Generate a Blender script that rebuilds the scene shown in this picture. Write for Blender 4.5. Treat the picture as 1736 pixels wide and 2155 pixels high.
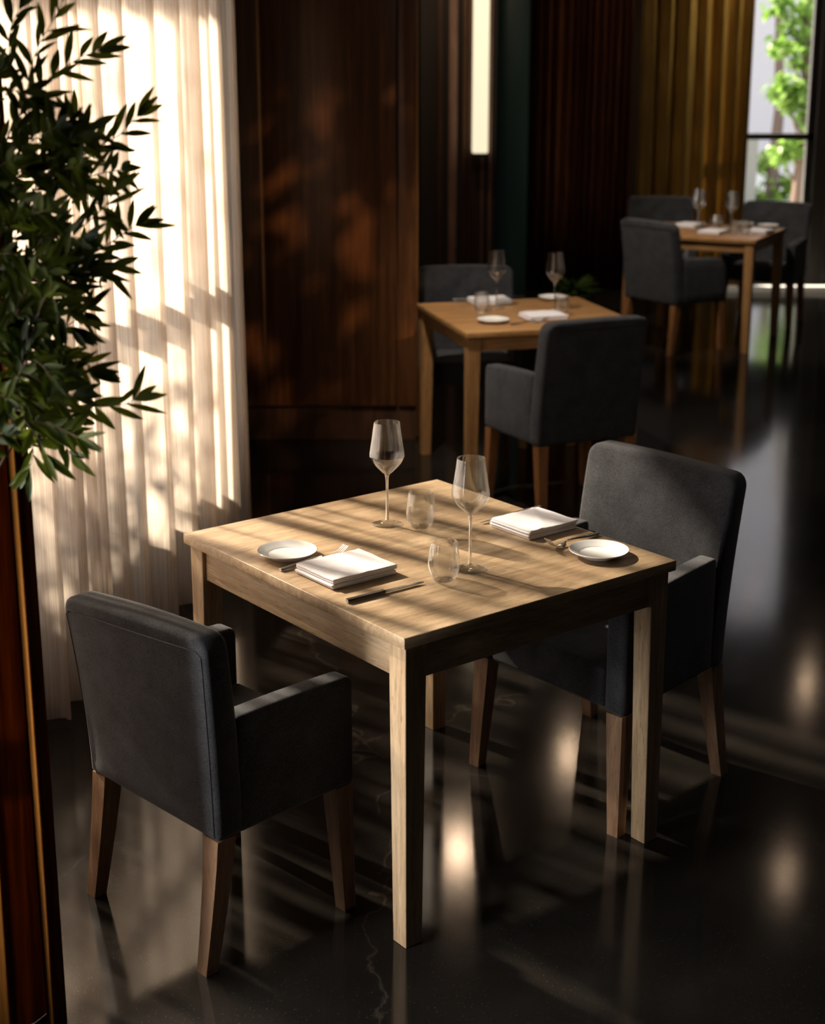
import bpy, bmesh, math, random
from mathutils import Vector, Matrix, noise
R = math.radians
PI = math.pi
scene = bpy.context.scene
for o in list(bpy.data.objects):
    bpy.data.objects.remove(o)
COL = scene.collection

# ------------------------------------------------------------------ camera
CAM_H, CAM_P, CAM_F, CAM_CY = 1.949, .2633, 3236.2, 974.7
cam = bpy.data.cameras.new('camera')
cam_o = bpy.data.objects.new('camera', cam)
COL.objects.link(cam_o)
cam_o.location = (0, 0, CAM_H)
cam_o.rotation_euler = (PI / 2 - CAM_P, 0, 0)
cam.sensor_fit = 'VERTICAL'
cam.sensor_height = 24
cam.sensor_width = 24 * 1736 / 2155
cam.lens = 24 * CAM_F / 2155
cam.shift_y = -(2155 / 2 - CAM_CY) / 2155
cam.clip_start = .05
cam.dof.use_dof = True
cam.dof.focus_distance = 3.6
cam.dof.aperture_fstop = cam.lens / 16.5
scene.camera = cam_o

scene.view_settings.view_transform = 'Standard'
scene.view_settings.look = 'None'
scene.view_settings.gamma = 1
scene.view_settings.use_curve_mapping = False
scene.view_settings.exposure = 0.5

# ------------------------------------------------------------------ world
world = bpy.data.worlds.new('world')
scene.world = world
world.use_nodes = True
bg = world.node_tree.nodes['Background']
bg.inputs[0].default_value = (.80, .84, .95, 1)
bg.inputs[1].default_value = 1.7

# ------------------------------------------------------------------ sun (low, from beyond the left window)
SUN_AZ = Vector((.77, -.64, 0)).normalized()
SUN_EL = R(33)
sun = bpy.data.lights.new('sun', 'SUN')
sun.energy = 24
sun.angle = R(1.4)
sun.color = (1, .85, .68)
sun_o = bpy.data.objects.new('sun', sun)
COL.objects.link(sun_o)
d = Vector((SUN_AZ.x * math.cos(SUN_EL), SUN_AZ.y * math.cos(SUN_EL), -math.sin(SUN_EL)))
sun_o.rotation_euler = d.to_track_quat('-Z', 'Y').to_euler()
TO_SUN = -d


def area(name, loc, target, sx, sy, power, color, spread=180):
    l = bpy.data.lights.new(name, 'AREA')
    l.shape = 'RECTANGLE'
    l.size, l.size_y = sx, sy
    l.energy = power
    l.color = color
    l.spread = R(spread)
    o = bpy.data.objects.new(name, l)
    COL.objects.link(o)
    o.location = loc
    o.rotation_euler = (Vector(target) - Vector(loc)).to_track_quat('-Z', 'Y').to_euler()
    return o


# daylight entering by the window openings that lie outside the frame
area('daylight_front_window', (-1.76, 2.30, .95), (-.1, 3.1, .45), .75, .9, 29, (1, .96, .92), 95)
0 and area('daylight_back_window', (2.65, 12.75, 1.7), (2.2, 8, .4), 1.2, 2.4, 40, (.93, .97, 1), 150)


def spot(name, loc, target, power, ang, color, blend=.6, r=.02):
    l = bpy.data.lights.new(name, 'SPOT')
    l.energy = power
    l.color = color
    l.spot_size = R(ang)
    l.spot_blend = blend
    l.shadow_soft_size = r
    o = bpy.data.objects.new(name, l)
    COL.objects.link(o)
    o.location = loc
    o.rotation_euler = (Vector(target) - Vector(loc)).to_track_quat('-Z', 'Y').to_euler()
    return o


# warm spotlights, all above the frame; pier and table ones are added
spot('added_spot_pier', (1.35, 4.75, 3.2), (-.40, 7.7, .95), 260, 25, (1, .62, .34), .8, .012)  # added lamp, shines through hung leaves to dapple the pier
spot('fill_second_table', (-.25, 6.0, 3.2), (.62, 7.1, .7), 200, 46, (1, .87, .72), .8, .06)  # added lamp, brightens the second table and its chairs
spot('fill_far_table', (.9, 9.0, 3.2), (2.1, 10.6, .7), 180, 46, (1, .87, .72), .8, .06)  # added lamp, brightens the farthest table and its chairs
spot('spot_gold_drape', (2.75, 12.35, 3.25), (2.0, 12.85, .6), 60, 70, (1, .82, .50), .9, .05)
spot('spot_brown_drape', (1.75, 12.45, 3.25), (1.2, 12.85, .9), 14, 60, (1, .75, .5), .9, .05)
spot('spot_screen', (.1, 10.3, 3.25), (.3, 11.5, 1.6), 20, 60, (1, .75, .5), .9, .05)
area('fill_wash', (2.2, 4.6, 3.25), (-.3, 6.6, .8), 1.2, 1.2, 7, (1, .91, .82), 160)  # added fill without a fixture, lifts the general light level


# ------------------------------------------------------------------ helpers
def at(px, py, y):
    """world point seen at photo position (px,py) on the plane at distance y"""
    X = (px - 868) / CAM_F
    Y = (py - CAM_CY) / CAM_F
    v = Vector((X, math.cos(CAM_P) - Y * math.sin(CAM_P), -math.sin(CAM_P) - Y * math.cos(CAM_P)))
    return Vector((0, 0, CAM_H)) + v * (y / v.y)


def tag(o, label=None, cat=None, group=None, kind=None):
    if label: o['label'] = label
    if cat: o['category'] = cat
    if group: o['group'] = group
    if kind: o['kind'] = kind
    return o


def empty(name, loc, rz=0, label=None, cat=None, group=None):
    o = bpy.data.objects.new(name, None)
    COL.objects.link(o)
    o.location = loc
    o.rotation_euler = (0, 0, rz)
    o.empty_display_size = .05
    return tag(o, label, cat, group)


def link(name, bm, mat, parent=None, smooth=True, angle=40, loc=None, rot=None):
    me = bpy.data.meshes.new(name)
    bmesh.ops.recalc_face_normals(bm, faces=bm.faces)
    bm.normal_update()
    if smooth:
        for f in bm.faces: f.smooth = True
        lim = R(angle)
        for e in bm.edges:
            if len(e.link_faces) == 2 and e.link_faces[0].normal.angle(e.link_faces[1].normal, 0) > lim:
                e.smooth = False
    bm.to_mesh(me)
    bm.free()
    if isinstance(mat, (list, tuple)):
        for m in mat: me.materials.append(m)
    else:
        me.materials.append(mat)
    o = bpy.data.objects.new(name, me)
    COL.objects.link(o)
    if parent: o.parent = parent
    if loc: o.location = loc
    if rot: o.rotation_euler = rot
    return o


def add_box(bm, x0, x1, y0, y1, z0, z1, M=None, bev=0, seg=2):
    r = bmesh.ops.create_cube(bm, size=1)
    vs = r['verts']
    for v in vs:
        v.co = Vector((x0 + (v.co.x + .5) * (x1 - x0), y0 + (v.co.y + .5) * (y1 - y0), z0 + (v.co.z + .5) * (z1 - z0)))
    if bev:
        es = list({e for v in vs for e in v.link_edges})
        rb = bmesh.ops.bevel(bm, geom=es, offset=bev, segments=seg, affect='EDGES', profile=.5)
        vs = list({v for f in rb['faces'] for v in f.verts} | {v for v in vs if v.is_valid})
    if M is not None:
        for v in vs: v.co = M @ v.co
    return vs


def box(name, x0, x1, y0, y1, z0, z1, mat, parent=None, bev=0, seg=2, **k):
    bm = bmesh.new()
    add_box(bm, x0, x1, y0, y1, z0, z1, bev=bev, seg=seg)
    return link(name, bm, mat, parent, angle=50, **k)


def add_lathe(bm, prof, n=48, c=(0, 0, 0), close=False):
    rings = []
    for r, z in prof:
        if r < 1e-6:
            rings.append([bm.verts.new((c[0], c[1], c[2] + z))])
        else:
            rings.append([bm.verts.new((c[0] + r * math.cos(2 * PI * i / n), c[1] + r * math.sin(2 * PI * i / n), c[2] + z)) for i in range(n)])
    if close: rings.append(rings[0])
    for a, b in zip(rings, rings[1:]):
        for i in range(n):
            j = (i + 1) % n
            if len(a) == 1 and len(b) == 1: continue
            if len(a) == 1: bm.faces.new((a[0], b[i], b[j]))
            elif len(b) == 1: bm.faces.new((a[i], a[j], b[0]))
            else: bm.faces.new((a[i], a[j], b[j], b[i]))


def smooth_prof(pts, sub=6):
    """Catmull-Rom through profile points"""
    out = []
    P = [pts[0]] + list(pts) + [pts[-1]]
    for i in range(1, len(P) - 2):
        p0, p1, p2, p3 = P[i - 1], P[i], P[i + 1], P[i + 2]
        for k in range(sub):
            t = k / sub
            out.append(tuple(.5 * ((2 * p1[j]) + (-p0[j] + p2[j]) * t + (2 * p0[j] - 5 * p1[j] + 4 * p2[j] - p3[j]) * t * t
                                   + (-p0[j] + 3 * p1[j] - 3 * p2[j] + p3[j]) * t ** 3) for j in range(len(p1))))
    out.append(tuple(pts[-1]))
    return out


def add_tube(bm, pts, r, n=8, cap=True):
    pts = [Vector(p) for p in pts]
    rad = r if isinstance(r, (list, tuple)) else [r] * len(pts)
    rings = []
    ref = Vector((0, 0, 1))
    for i, p in enumerate(pts):
        t = (pts[min(i + 1, len(pts) - 1)] - pts[max(i - 1, 0)]).normalized()
        a = t.cross(ref)
        if a.length < .05: a = t.cross(Vector((0, 1, 0)))
        a.normalize()
        b = t.cross(a).normalized()
        rings.append([bm.verts.new(p + (a * math.cos(2 * PI * k / n) + b * math.sin(2 * PI * k / n)) * rad[i]) for k in range(n)])
    for A, B in zip(rings, rings[1:]):
        for k in range(n):
            bm.faces.new((A[k], A[(k + 1) % n], B[(k + 1) % n], B[k]))
    if cap:
        bm.faces.new(rings[0][::-1])
        bm.faces.new(rings[-1])


def copy_tree(o, parent=None):
    c = o.copy()
    COL.objects.link(c)
    if parent: c.parent = parent
    for ch in list(o.children): copy_tree(ch, c)
    return c


def place(proto, used, loc, rz, label, group=None, name=None):
    o = proto if not used else copy_tree(proto)
    o.location = loc
    o.rotation_euler = (0, 0, rz)
    o['label'] = label
    if group: o['group'] = group
    return o


# ------------------------------------------------------------------ materials
def mat(name):
    m = bpy.data.materials.new(name)
    m.use_nodes = True
    nt = m.node_tree
    return m, nt, nt.nodes['Principled BSDF'], nt.nodes['Material Output']


def N(nt, t, **k):
    n = nt.nodes.new(t)
    for a, b in k.items():
        if a in n.inputs: n.inputs[a].default_value = b
        else: setattr(n, a, b)
    return n


def ramp(nt, stops):
    n = nt.nodes.new('ShaderNodeValToRGB')
    e = n.color_ramp.elements
    while len(e) < len(stops): e.new(.5)
    for i, (p, c) in enumerate(stops):
        e[i].position = p
        e[i].color = (*c, 1)
    return n


def simple(name, col, rough=.5, metal=0, spec=.5, **k):
    m, nt, b, _ = mat(name)
    b.inputs['Base Color'].default_value = (*col, 1)
    b.inputs['Roughness'].default_value = rough
    b.inputs['Metallic'].default_value = metal
    b.inputs['Specular IOR Level'].default_value = spec
    for a, v in k.items(): b.inputs[a].default_value = v
    return m


def wood(name, c0, c1, c2, axis='Z', rough=.5, scale=1., spec=.35, bump=.15, fleck=True, stretch=14.):
    m, nt, b, _ = mat(name)
    L = nt.links.new
    tc = N(nt, 'ShaderNodeTexCoord')
    mp = N(nt, 'ShaderNodeMapping')
    s = [stretch * scale] * 3
    s['XYZ'.index(axis)] = 1.1 * scale
    mp.inputs['Scale'].default_value = s
    L(tc.outputs['Object'], mp.inputs[0])
    n1 = N(nt, 'ShaderNodeTexNoise', Scale=1.6, Detail=8., Roughness=.62, Distortion=.9)
    L(mp.outputs[0], n1.inputs['Vector'])
    n2 = N(nt, 'ShaderNodeTexNoise', Scale=9., Detail=6., Roughness=.7, Distortion=.3)
    L(mp.outputs[0], n2.inputs['Vector'])
    r1 = ramp(nt, [(.3, c0), (.52, c1), (.72, c2)])
    L(n1.outputs['Fac'], r1.inputs[0])
    r2 = ramp(nt, [(.35, (.62, .62, .62)), (.6, (1, 1, 1))])
    L(n2.outputs['Fac'], r2.inputs[0])
    mx = N(nt, 'ShaderNodeMix', data_type='RGBA', blend_type='MULTIPLY')
    mx.inputs[0].default_value = .75
    L(r1.outputs[0], mx.inputs[6])
    L(r2.outputs[0], mx.inputs[7])
    out = mx.outputs[2]
    if fleck:
        mp2 = N(nt, 'ShaderNodeMapping')
        s2 = [130 * scale] * 3
        s2['XYZ'.index(axis)] = 12 * scale
        mp2.inputs['Scale'].default_value = s2
        L(tc.outputs['Object'], mp2.inputs[0])
        n3 = N(nt, 'ShaderNodeTexNoise', Scale=1., Detail=3., Distortion=2.)
        L(mp2.outputs[0], n3.inputs['Vector'])
        r3 = ramp(nt, [(.31, (.5, .42, .36)), (.39, (1, 1, 1))])
        L(n3.outputs['Fac'], r3.inputs[0])
        m2 = N(nt, 'ShaderNodeMix', data_type='RGBA', blend_type='MULTIPLY')
        m2.inputs[0].default_value = .8
        L(out, m2.inputs[6])
        L(r3.outputs[0], m2.inputs[7])
        out = m2.outputs[2]
    L(out, b.inputs['Base Color'])
    b.inputs['Roughness'].default_value = rough
    b.inputs['Specular IOR Level'].default_value = spec
    bp = N(nt, 'ShaderNodeBump', Strength=bump, Distance=.003)
    L(n2.outputs['Fac'], bp.inputs['Height'])
    L(bp.outputs[0], b.inputs['Normal'])
    return m


OAK = ((.30, .195, .108), (.46, .325, .195), (.58, .43, .275))
M_oak_x = wood('light_oak_along_x', *OAK, axis='X', rough=.42, scale=1.3, stretch=7)
M_oak_y = wood('light_oak_along_y', *OAK, axis='Y', rough=.5)
M_oak_z = wood('light_oak_along_z', *OAK, axis='Z', rough=.5)
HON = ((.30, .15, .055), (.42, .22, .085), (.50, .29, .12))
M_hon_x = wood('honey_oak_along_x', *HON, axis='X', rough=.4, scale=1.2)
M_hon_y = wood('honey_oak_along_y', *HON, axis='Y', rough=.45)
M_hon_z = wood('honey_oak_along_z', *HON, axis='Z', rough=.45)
M_leg = wood('chair_leg_oak', (.20, .11, .06), (.31, .185, .11), (.40, .25, .155), axis='Z', rough=.5)
M_hleg = wood('honey_chair_leg', (.24, .10, .035), (.34, .15, .055), (.40, .19, .075), axis='Z', rough=.5)
M_panel = wood('dark_walnut_panel', (.07, .026, .009), (.15, .058, .02), (.24, .10, .036), axis='Z', rough=.34, scale=.55, stretch=30, spec=.5, bump=.05, fleck=False)
M_slat = wood('slat_wood', (.05, .022, .012), (.10, .045, .022), (.15, .07, .035), axis='Z', rough=.45, scale=.6, fleck=False)


def fabric(name, col, col2, scale=420., bump=.5, sheen=.15):
    m, nt, b, _ = mat(name)
    L = nt.links.new
    tc = N(nt, 'ShaderNodeTexCoord')
    n1 = N(nt, 'ShaderNodeTexNoise', Scale=scale, Detail=2., Roughness=.6)
    n2 = N(nt, 'ShaderNodeTexNoise', Scale=14., Detail=3., Roughness=.6)
    L(tc.outputs['Object'], n1.inputs['Vector'])
    L(tc.outputs['Object'], n2.inputs['Vector'])
    ad = N(nt, 'ShaderNodeMath', operation='MULTIPLY_ADD')
    L(n1.outputs['Fac'], ad.inputs[0]); ad.inputs[1].default_value = .75
    sc = N(nt, 'ShaderNodeMath', operation='MULTIPLY'); sc.inputs[1].default_value = .3
    L(n2.outputs['Fac'], sc.inputs[0]); L(sc.outputs[0], ad.inputs[2])
    r = ramp(nt, [(.36, col), (.68, col2)])
    L(ad.outputs[0], r.inputs[0])
    L(r.outputs[0], b.inputs['Base Color'])
    b.inputs['Roughness'].default_value = .95
    b.inputs['Specular IOR Level'].default_value = .15
    b.inputs['Sheen Weight'].default_value = sheen
    b.inputs['Sheen Roughness'].default_value = .5
    bp = N(nt, 'ShaderNodeBump', Strength=bump, Distance=.001)
    L(n1.outputs['Fac'], bp.inputs['Height'])
    L(bp.outputs[0], b.inputs['Normal'])
    return m


M_fab = fabric('charcoal_fabric', (.012, .013, .016), (.074, .076, .084))
M_seam = simple('seam_thread', (.02, .021, .025), .9)
M_nap = fabric('white_linen', (.70, .68, .72), (.88, .86, .88), scale=500, bump=.12, sheen=.05)
M_china = simple('white_china', (.78, .78, .77), .16)
M_steel = simple('polished_steel', (.68, .65, .61), .26, 1)
M_black = simple('dark_recess', (.012, .010, .009), .6)
M_brass = simple('brass_edge', (.55, .32, .14), .3, 1)
M_dark = simple('dark_plaster', (.03, .026, .022), .8)
M_ceil = simple('ceiling_paint', (.025, .021, .018), .9)
M_frame = simple('dark_window_frame', (.03, .028, .026), .4)


def thin_glass(name, tint=(.98, .985, .98), lo=.05, hi=.75, rough=.02, blend=.35, solid=0.):
    m, nt, b, out = mat(name)
    nt.nodes.remove(b)
    L = nt.links.new
    lw = N(nt, 'ShaderNodeLayerWeight', Blend=blend)
    pw = N(nt, 'ShaderNodeMath', operation='POWER'); pw.inputs[1].default_value = 4.4
    mr = N(nt, 'ShaderNodeMapRange')
    mr.inputs['To Min'].default_value = lo
    mr.inputs['To Max'].default_value = hi
    L(lw.outputs['Facing'], pw.inputs[0]); L(pw.outputs[0], mr.inputs['Value'])
    t = N(nt, 'ShaderNodeBsdfTransparent'); t.inputs[0].default_value = (*tint, 1)
    g = N(nt, 'ShaderNodeBsdfGlossy', Roughness=rough)
    g.inputs[0].default_value = (1, 1, 1, 1)
    mx = N(nt, 'ShaderNodeMixShader')
    L(mr.outputs[0], mx.inputs[0])
    L(t.outputs[0], mx.inputs[1])
    L(g.outputs[0], mx.inputs[2])
    res = mx
    if solid:                                # thick edges bend light like solid glass
        gl = N(nt, 'ShaderNodeBsdfGlass', IOR=1.48, Roughness=0.)
        res = N(nt, 'ShaderNodeMixShader'); res.inputs[0].default_value = solid
        L(mx.outputs[0], res.inputs[1]); L(gl.outputs[0], res.inputs[2])
    L(res.outputs[0], out.inputs[0])
    return m


M_glass = thin_glass('clear_glass', lo=.05, hi=1., rough=.0, blend=.5, solid=.2)
M_solid_glass, _nt, _b, _ = mat('solid_glass')
_b.inputs['Transmission Weight'].default_value = 1
_b.inputs['Roughness'].default_value = 0
_b.inputs['IOR'].default_value = 1.5
M_pane = thin_glass('window_glass', lo=.04, hi=.8, blend=.5)


def sheer(name, cA, cB, transp, trans=.6, streak=260.):
    """thin cloth: part open weave, part diffusing, part letting light glow through"""
    m, nt, b, out = mat(name)
    nt.nodes.remove(b)
    L = nt.links.new
    tc = N(nt, 'ShaderNodeTexCoord')
    mp = N(nt, 'ShaderNodeMapping')
    mp.inputs['Scale'].default_value = (streak, streak, 3)
    L(tc.outputs['Object'], mp.inputs[0])
    n = N(nt, 'ShaderNodeTexNoise', Scale=1., Detail=3., Roughness=.6)
    L(mp.outputs[0], n.inputs['Vector'])
    r = ramp(nt, [(.35, cA), (.65, cB)])
    L(n.outputs['Fac'], r.inputs[0])
    d_ = N(nt, 'ShaderNodeBsdfDiffuse')
    t_ = N(nt, 'ShaderNodeBsdfTranslucent')
    L(r.outputs[0], d_.inputs[0]); L(r.outputs[0], t_.inputs[0])
    m1 = N(nt, 'ShaderNodeMixShader'); m1.inputs[0].default_value = trans
    L(d_.outputs[0], m1.inputs[1]); L(t_.outputs[0], m1.inputs[2])
    tr = N(nt, 'ShaderNodeBsdfTransparent')
    m2 = N(nt, 'ShaderNodeMixShader'); m2.inputs[0].default_value = transp
    L(m1.outputs[0], m2.inputs[1]); L(tr.outputs[0], m2.inputs[2])
    L(m2.outputs[0], out.inputs[0])
    return m


M_sheer = sheer('cream_voile', (.62, .50, .40), (.90, .80, .69), .40, .6)
M_drape = sheer('rust_brown_drape', (.075, .028, .006), (.15, .06, .012), 0.0, .6, 60.)
M_gold = sheer('olive_gold_drape', (.24, .16, .055), (.40, .28, .10), 0.0, .30, 60.)
M_dbrown = sheer('dark_brown_drape', (.06, .022, .012), (.12, .045, .025), 0., .05, 60.)


def emis(name, col, s):
    m, nt, b, out = mat(name)
    b.inputs['Base Color'].default_value = (*col, 1)
    b.inputs['Emission Color'].default_value = (*col, 1)
    b.inputs['Emission Strength'].default_value = s
    return m


# floor: polished dark concrete with fine pale specks and hairline cracks
def floor_mat():
    m, nt, b, _ = mat('polished_dark_concrete')
    L = nt.links.new
    tc = N(nt, 'ShaderNodeTexCoord')
    n1 = N(nt, 'ShaderNodeTexNoise', Scale=3., Detail=6., Roughness=.6)
    n2 = N(nt, 'ShaderNodeTexNoise', Scale=170., Detail=4., Roughness=.7, Distortion=2.5)
    n4 = N(nt, 'ShaderNodeTexVoronoi', Scale=90.)
    for n in (n1, n2, n4): L(tc.outputs['Object'], n.inputs['Vector'])
    r1 = ramp(nt, [(.3, (.007, .006, .005)), (.7, (.014, .012, .010))])
    L(n1.outputs['Fac'], r1.inputs[0])
    r2 = ramp(nt, [(.62, (0, 0, 0)), (.72, (.05, .045, .04))])
    L(n2.outputs['Fac'], r2.inputs[0])
    r4 = ramp(nt, [(.0, (.10, .09, .08)), (.09, (0, 0, 0))])
    L(n4.outputs['Distance'], r4.inputs[0])
    a = N(nt, 'ShaderNodeMix', data_type='RGBA', blend_type='ADD'); a.inputs[0].default_value = 1
    L(r1.outputs[0], a.inputs[6]); L(r2.outputs[0], a.inputs[7])
    a2 = N(nt, 'ShaderNodeMix', data_type='RGBA', blend_type='ADD'); a2.inputs[0].default_value = 1
    L(a.outputs[2], a2.inputs[6]); L(r4.outputs[0], a2.inputs[7])
    # hairline cracks
    nd = N(nt, 'ShaderNodeTexNoise', Scale=5., Detail=4.)
    L(tc.outputs['Object'], nd.inputs['Vector'])
    vm = N(nt, 'ShaderNodeMix', data_type='RGBA', blend_type='LINEAR_LIGHT'); vm.inputs[0].default_value = .12
    L(tc.outputs['Object'], vm.inputs[6]); L(nd.outputs['Color'], vm.inputs[7])
    vo = N(nt, 'ShaderNodeTexVoronoi', feature='DISTANCE_TO_EDGE', Scale=.75)
    L(vm.outputs[2], vo.inputs['Vector'])
    rc = ramp(nt, [(.0, (.02, .016, .012)), (.0012, (0, 0, 0))])
    L(vo.outputs['Distance'], rc.inputs[0])
    a3 = N(nt, 'ShaderNodeMix', data_type='RGBA', blend_type='ADD'); a3.inputs[0].default_value = 1
    L(a2.outputs[2], a3.inputs[6]); L(rc.outputs[0], a3.inputs[7])
    L(a3.outputs[2], b.inputs['Base Color'])
    rr = N(nt, 'ShaderNodeMapRange')
    rr.inputs['To Min'].default_value = .08
    rr.inputs['To Max'].default_value = .135
    L(n1.outputs['Fac'], rr.inputs['Value'])
    L(rr.outputs[0], b.inputs['Roughness'])
    b.inputs['Specular IOR Level'].default_value = .5
    bp = N(nt, 'ShaderNodeBump', Strength=.02, Distance=.001)
    L(n2.outputs['Fac'], bp.inputs['Height'])
    L(bp.outputs[0], b.inputs['Normal'])
    return m


# ------------------------------------------------------------------ the room
CH = 3.3                                     # ceiling height


def wx(y, off=0.):                           # curtain line on the left, off = metres outwards
    return -1.08 + .26 * (y - 4.27) - off * 1.033


def wall_seg(bm, p, q, z0, z1, th):
    """box wall from p to q (plan), thickness th to the left of p->q"""
    p = Vector((*p, 0)); q = Vector((*q, 0))
    t = (q - p).normalized()
    n = Vector((-t.y, t.x, 0)) * th
    vs = [bm.verts.new(c + Vector((0, 0, z))) for z in (z0, z1) for c in (p, q, q + n, p + n)]
    for f in ((0, 1, 2, 3), (4, 5, 6, 7), (0, 1, 5, 4), (1, 2, 6, 5), (2, 3, 7, 6), (3, 0, 4, 7)):
        bm.faces.new([vs[i] for i in f])




def slab(name, z0, z1, m):
    bm = bmesh.new()
    pts = [(wx(-2.5, .37), -2.5), (5.2, -2.5), (5.2, 13.2), (-1.9, 13.2), (-1.9, 7.2), (wx(6.2, .37), 6.2)]
    a = [bm.verts.new((*p, z0)) for p in pts]; b_ = [bm.verts.new((*p, z1)) for p in pts]
    bm.faces.new(a[::-1]); bm.faces.new(b_)
    for i in range(len(pts)):
        j = (i + 1) % len(pts)
        bm.faces.new((a[i], a[j], b_[j], b_[i]))
    return tag(link(name, bm, m, smooth=False), kind='structure')


slab('floor', -.1, 0, floor_mat())
slab('ceiling', CH, CH + .1, M_ceil)
W = .20                                      # curtain to wall face
bm = bmesh.new()
segs = [(-2.5, 1.85, 0, CH), (1.85, 2.65, 0, .4), (1.85, 2.65, 2.7, CH), (2.65, 2.75, 0, CH), (2.75, 5.98, 0, .42), (2.75, 5.98, 3.1, CH), (5.98, 6.2, 0, CH)]
for y0, y1, z0, z1 in segs:
    wall_seg(bm, (wx(y0, W), y0), (wx(y1, W), y1), z0, z1, .18)
wall_seg(bm, (wx(6.18, W), 6.18), (-1.78, 7.2), 0, CH, -.05)
wall_seg(bm, (-1.78, 7.15), (-1.78, 13.2), 0, CH, .1)
o = link('wall_left', bm, M_dark, smooth=False); tag(o, kind='structure')
# window in the left wall
bm = bmesh.new()
for y0, y1, z0, z1 in [(2.75, 2.83, .42, 3.1), (5.93, 5.98, .42, 3.1), (2.75, 5.98, .42, .5), (2.75, 5.98, 3.02, 3.1), (2.75, 5.98, 1.22, 1.30), (4.1, 4.16, .42, 3.1)]:
    wall_seg(bm, (wx(y0, W + .06), y0), (wx(y1, W + .06), y1), z0, z1, .07)
o = link('window_1', bm, M_frame, smooth=False); tag(o, kind='structure')
bm = bmesh.new()
wall_seg(bm, (wx(2.8, W + .09), 2.8), (wx(5.95, W + .09), 5.95), .45, 3.06, .006)
link('window_pane', bm, M_pane, o, smooth=False)
# front left window (outside the frame)
bm = bmesh.new()
for y0, y1, z0, z1 in [(1.85, 1.9, .4, 2.7), (2.6, 2.65, .4, 2.7), (1.85, 2.65, .4, .45), (1.85, 2.65, 2.65, 2.7)]:
    wall_seg(bm, (wx(y0, W + .06), y0), (wx(y1, W + .06), y1), z0, z1, .07)
o = link('window_2', bm, M_frame, smooth=False); tag(o, kind='structure')

# walnut pier between the sheer curtain and the second table
PY = 7.72
pr = at(876, 300, PY).x
pl = -1.77
pier = box('wall_pier', pl, pr - .004, PY, PY + 1.3, 0, CH, M_panel); tag(pier, kind='structure')
g0, g1 = at(838, 300, PY).x, at(834, 300, PY).x
s0 = at(554, 480, PY).x
# wall face pieces of the pier: seam, raised boards
box('walnut_board', s0 + .004, g1, PY - .03, PY + .002, .18, CH - .01, M_panel, pier, bev=.002)
box('walnut_board', pl + .01, s0 - .006, PY - .03, PY + .002, .18, CH - .01, M_panel, pier, bev=.002)
box('walnut_board', g0, pr, PY - .03, PY + .002, .18, CH - .01, M_panel, pier, bev=.002)
box('seam_strip', s0 - .005, s0 + .003, PY - .034, PY - .0005, .18, CH - .01, M_brass, pier)
box('corner_strip', pr + .0005, pr + .010, PY - .03, PY + .02, .02, CH - .01, M_brass, pier)
o = box('baseboard_pier', pl, pr, PY - .012, PY - .0005, 0, .175, M_slat); tag(o, kind='structure')

# back wall with an opening for the garden window
BY = 13.0
bm = bmesh.new()
for x0, x1, z0, z1 in [(-1.9, 1.9, 0, CH), (1.9, 3.34, 0, .13), (1.9, 3.34, 3.1, CH), (3.34, 5.5, 0, CH)]:
    add_box(bm, x0, x1, BY, BY + .2, z0, z1)
o = link('wall_back', bm, M_dark, smooth=False); tag(o, kind='structure')
o = box('wall_right', 5.0, 5.2, -2.5, 13.2, 0, CH, M_dark); tag(o, kind='structure')
o = box('wall_front', -3.2, 5.2, -2.5, -2.3, 0, CH, M_dark); tag(o, kind='structure')
bm = bmesh.new()
zt = at(1650, 287, BY).z
for x0, x1, z0, z1 in [(1.9, 1.96, .13, 3.1), (3.28, 3.34, .13, 3.1), (1.9, 3.34, .13, .18), (1.9, 3.34, 3.04, 3.1), (1.9, 3.34, zt - .03, zt + .02)]:
    add_box(bm, x0, x1, BY + .05, BY + .12, z0, z1)
o = link('window_3', bm, M_frame, smooth=False); tag(o, kind='structure')
box('window_pane', 1.93, 3.31, BY + .08, BY + .086, .15, 3.07, M_pane, o)
o = box('baseboard_back', 2.3, 3.9, BY - .32, BY - .24, 0, .045, simple('white_floor_strip', (.8, .8, .78), .4)); tag(o, kind='structure')
# teal painted column
x0, x1 = at(1050, 0, 12.5).x, at(1116, 0, 12.5).x
o = box('wall_column', x0, x1, 12.5, 12.99, 0, CH, simple('teal_paint', (.06, .14, .14), .35), bev=.004); tag(o, kind='structure')

# slatted timber screen that carries the wall lamp
SY = 11.5
sx0, sx1 = at(884, 100, SY).x, at(1046, 100, SY).x
scr = box('wall_screen', sx0, sx1, SY, SY + .4, 0, CH, simple('screen_black_brown', (.022, .014, .010), .6)); tag(scr, kind='structure')
M_slat_pale = wood('pale_slat_wood', (.22, .13, .10), (.34, .20, .15), (.42, .26, .20), axis='Z', rough=.4, fleck=False)
for a, b_, mt, dp in [(921, 931, M_slat, .03), (945, 962, M_slat_pale, .05), (974, 982, M_slat, .04), (985, 992, M_slat, .03)] + \
        [(998 + 8.5 * i, 1002.5 + 8.5 * i, M_slat_pale if i in (2, 4) else M_slat, .025) for i in range(5)]:
    box('timber_slat', at(a, 100, SY).x, at(b_, 100, SY).x, SY - dp, SY - .0005, 0.001, CH - .001, mt, scr, bev=.003)


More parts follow.
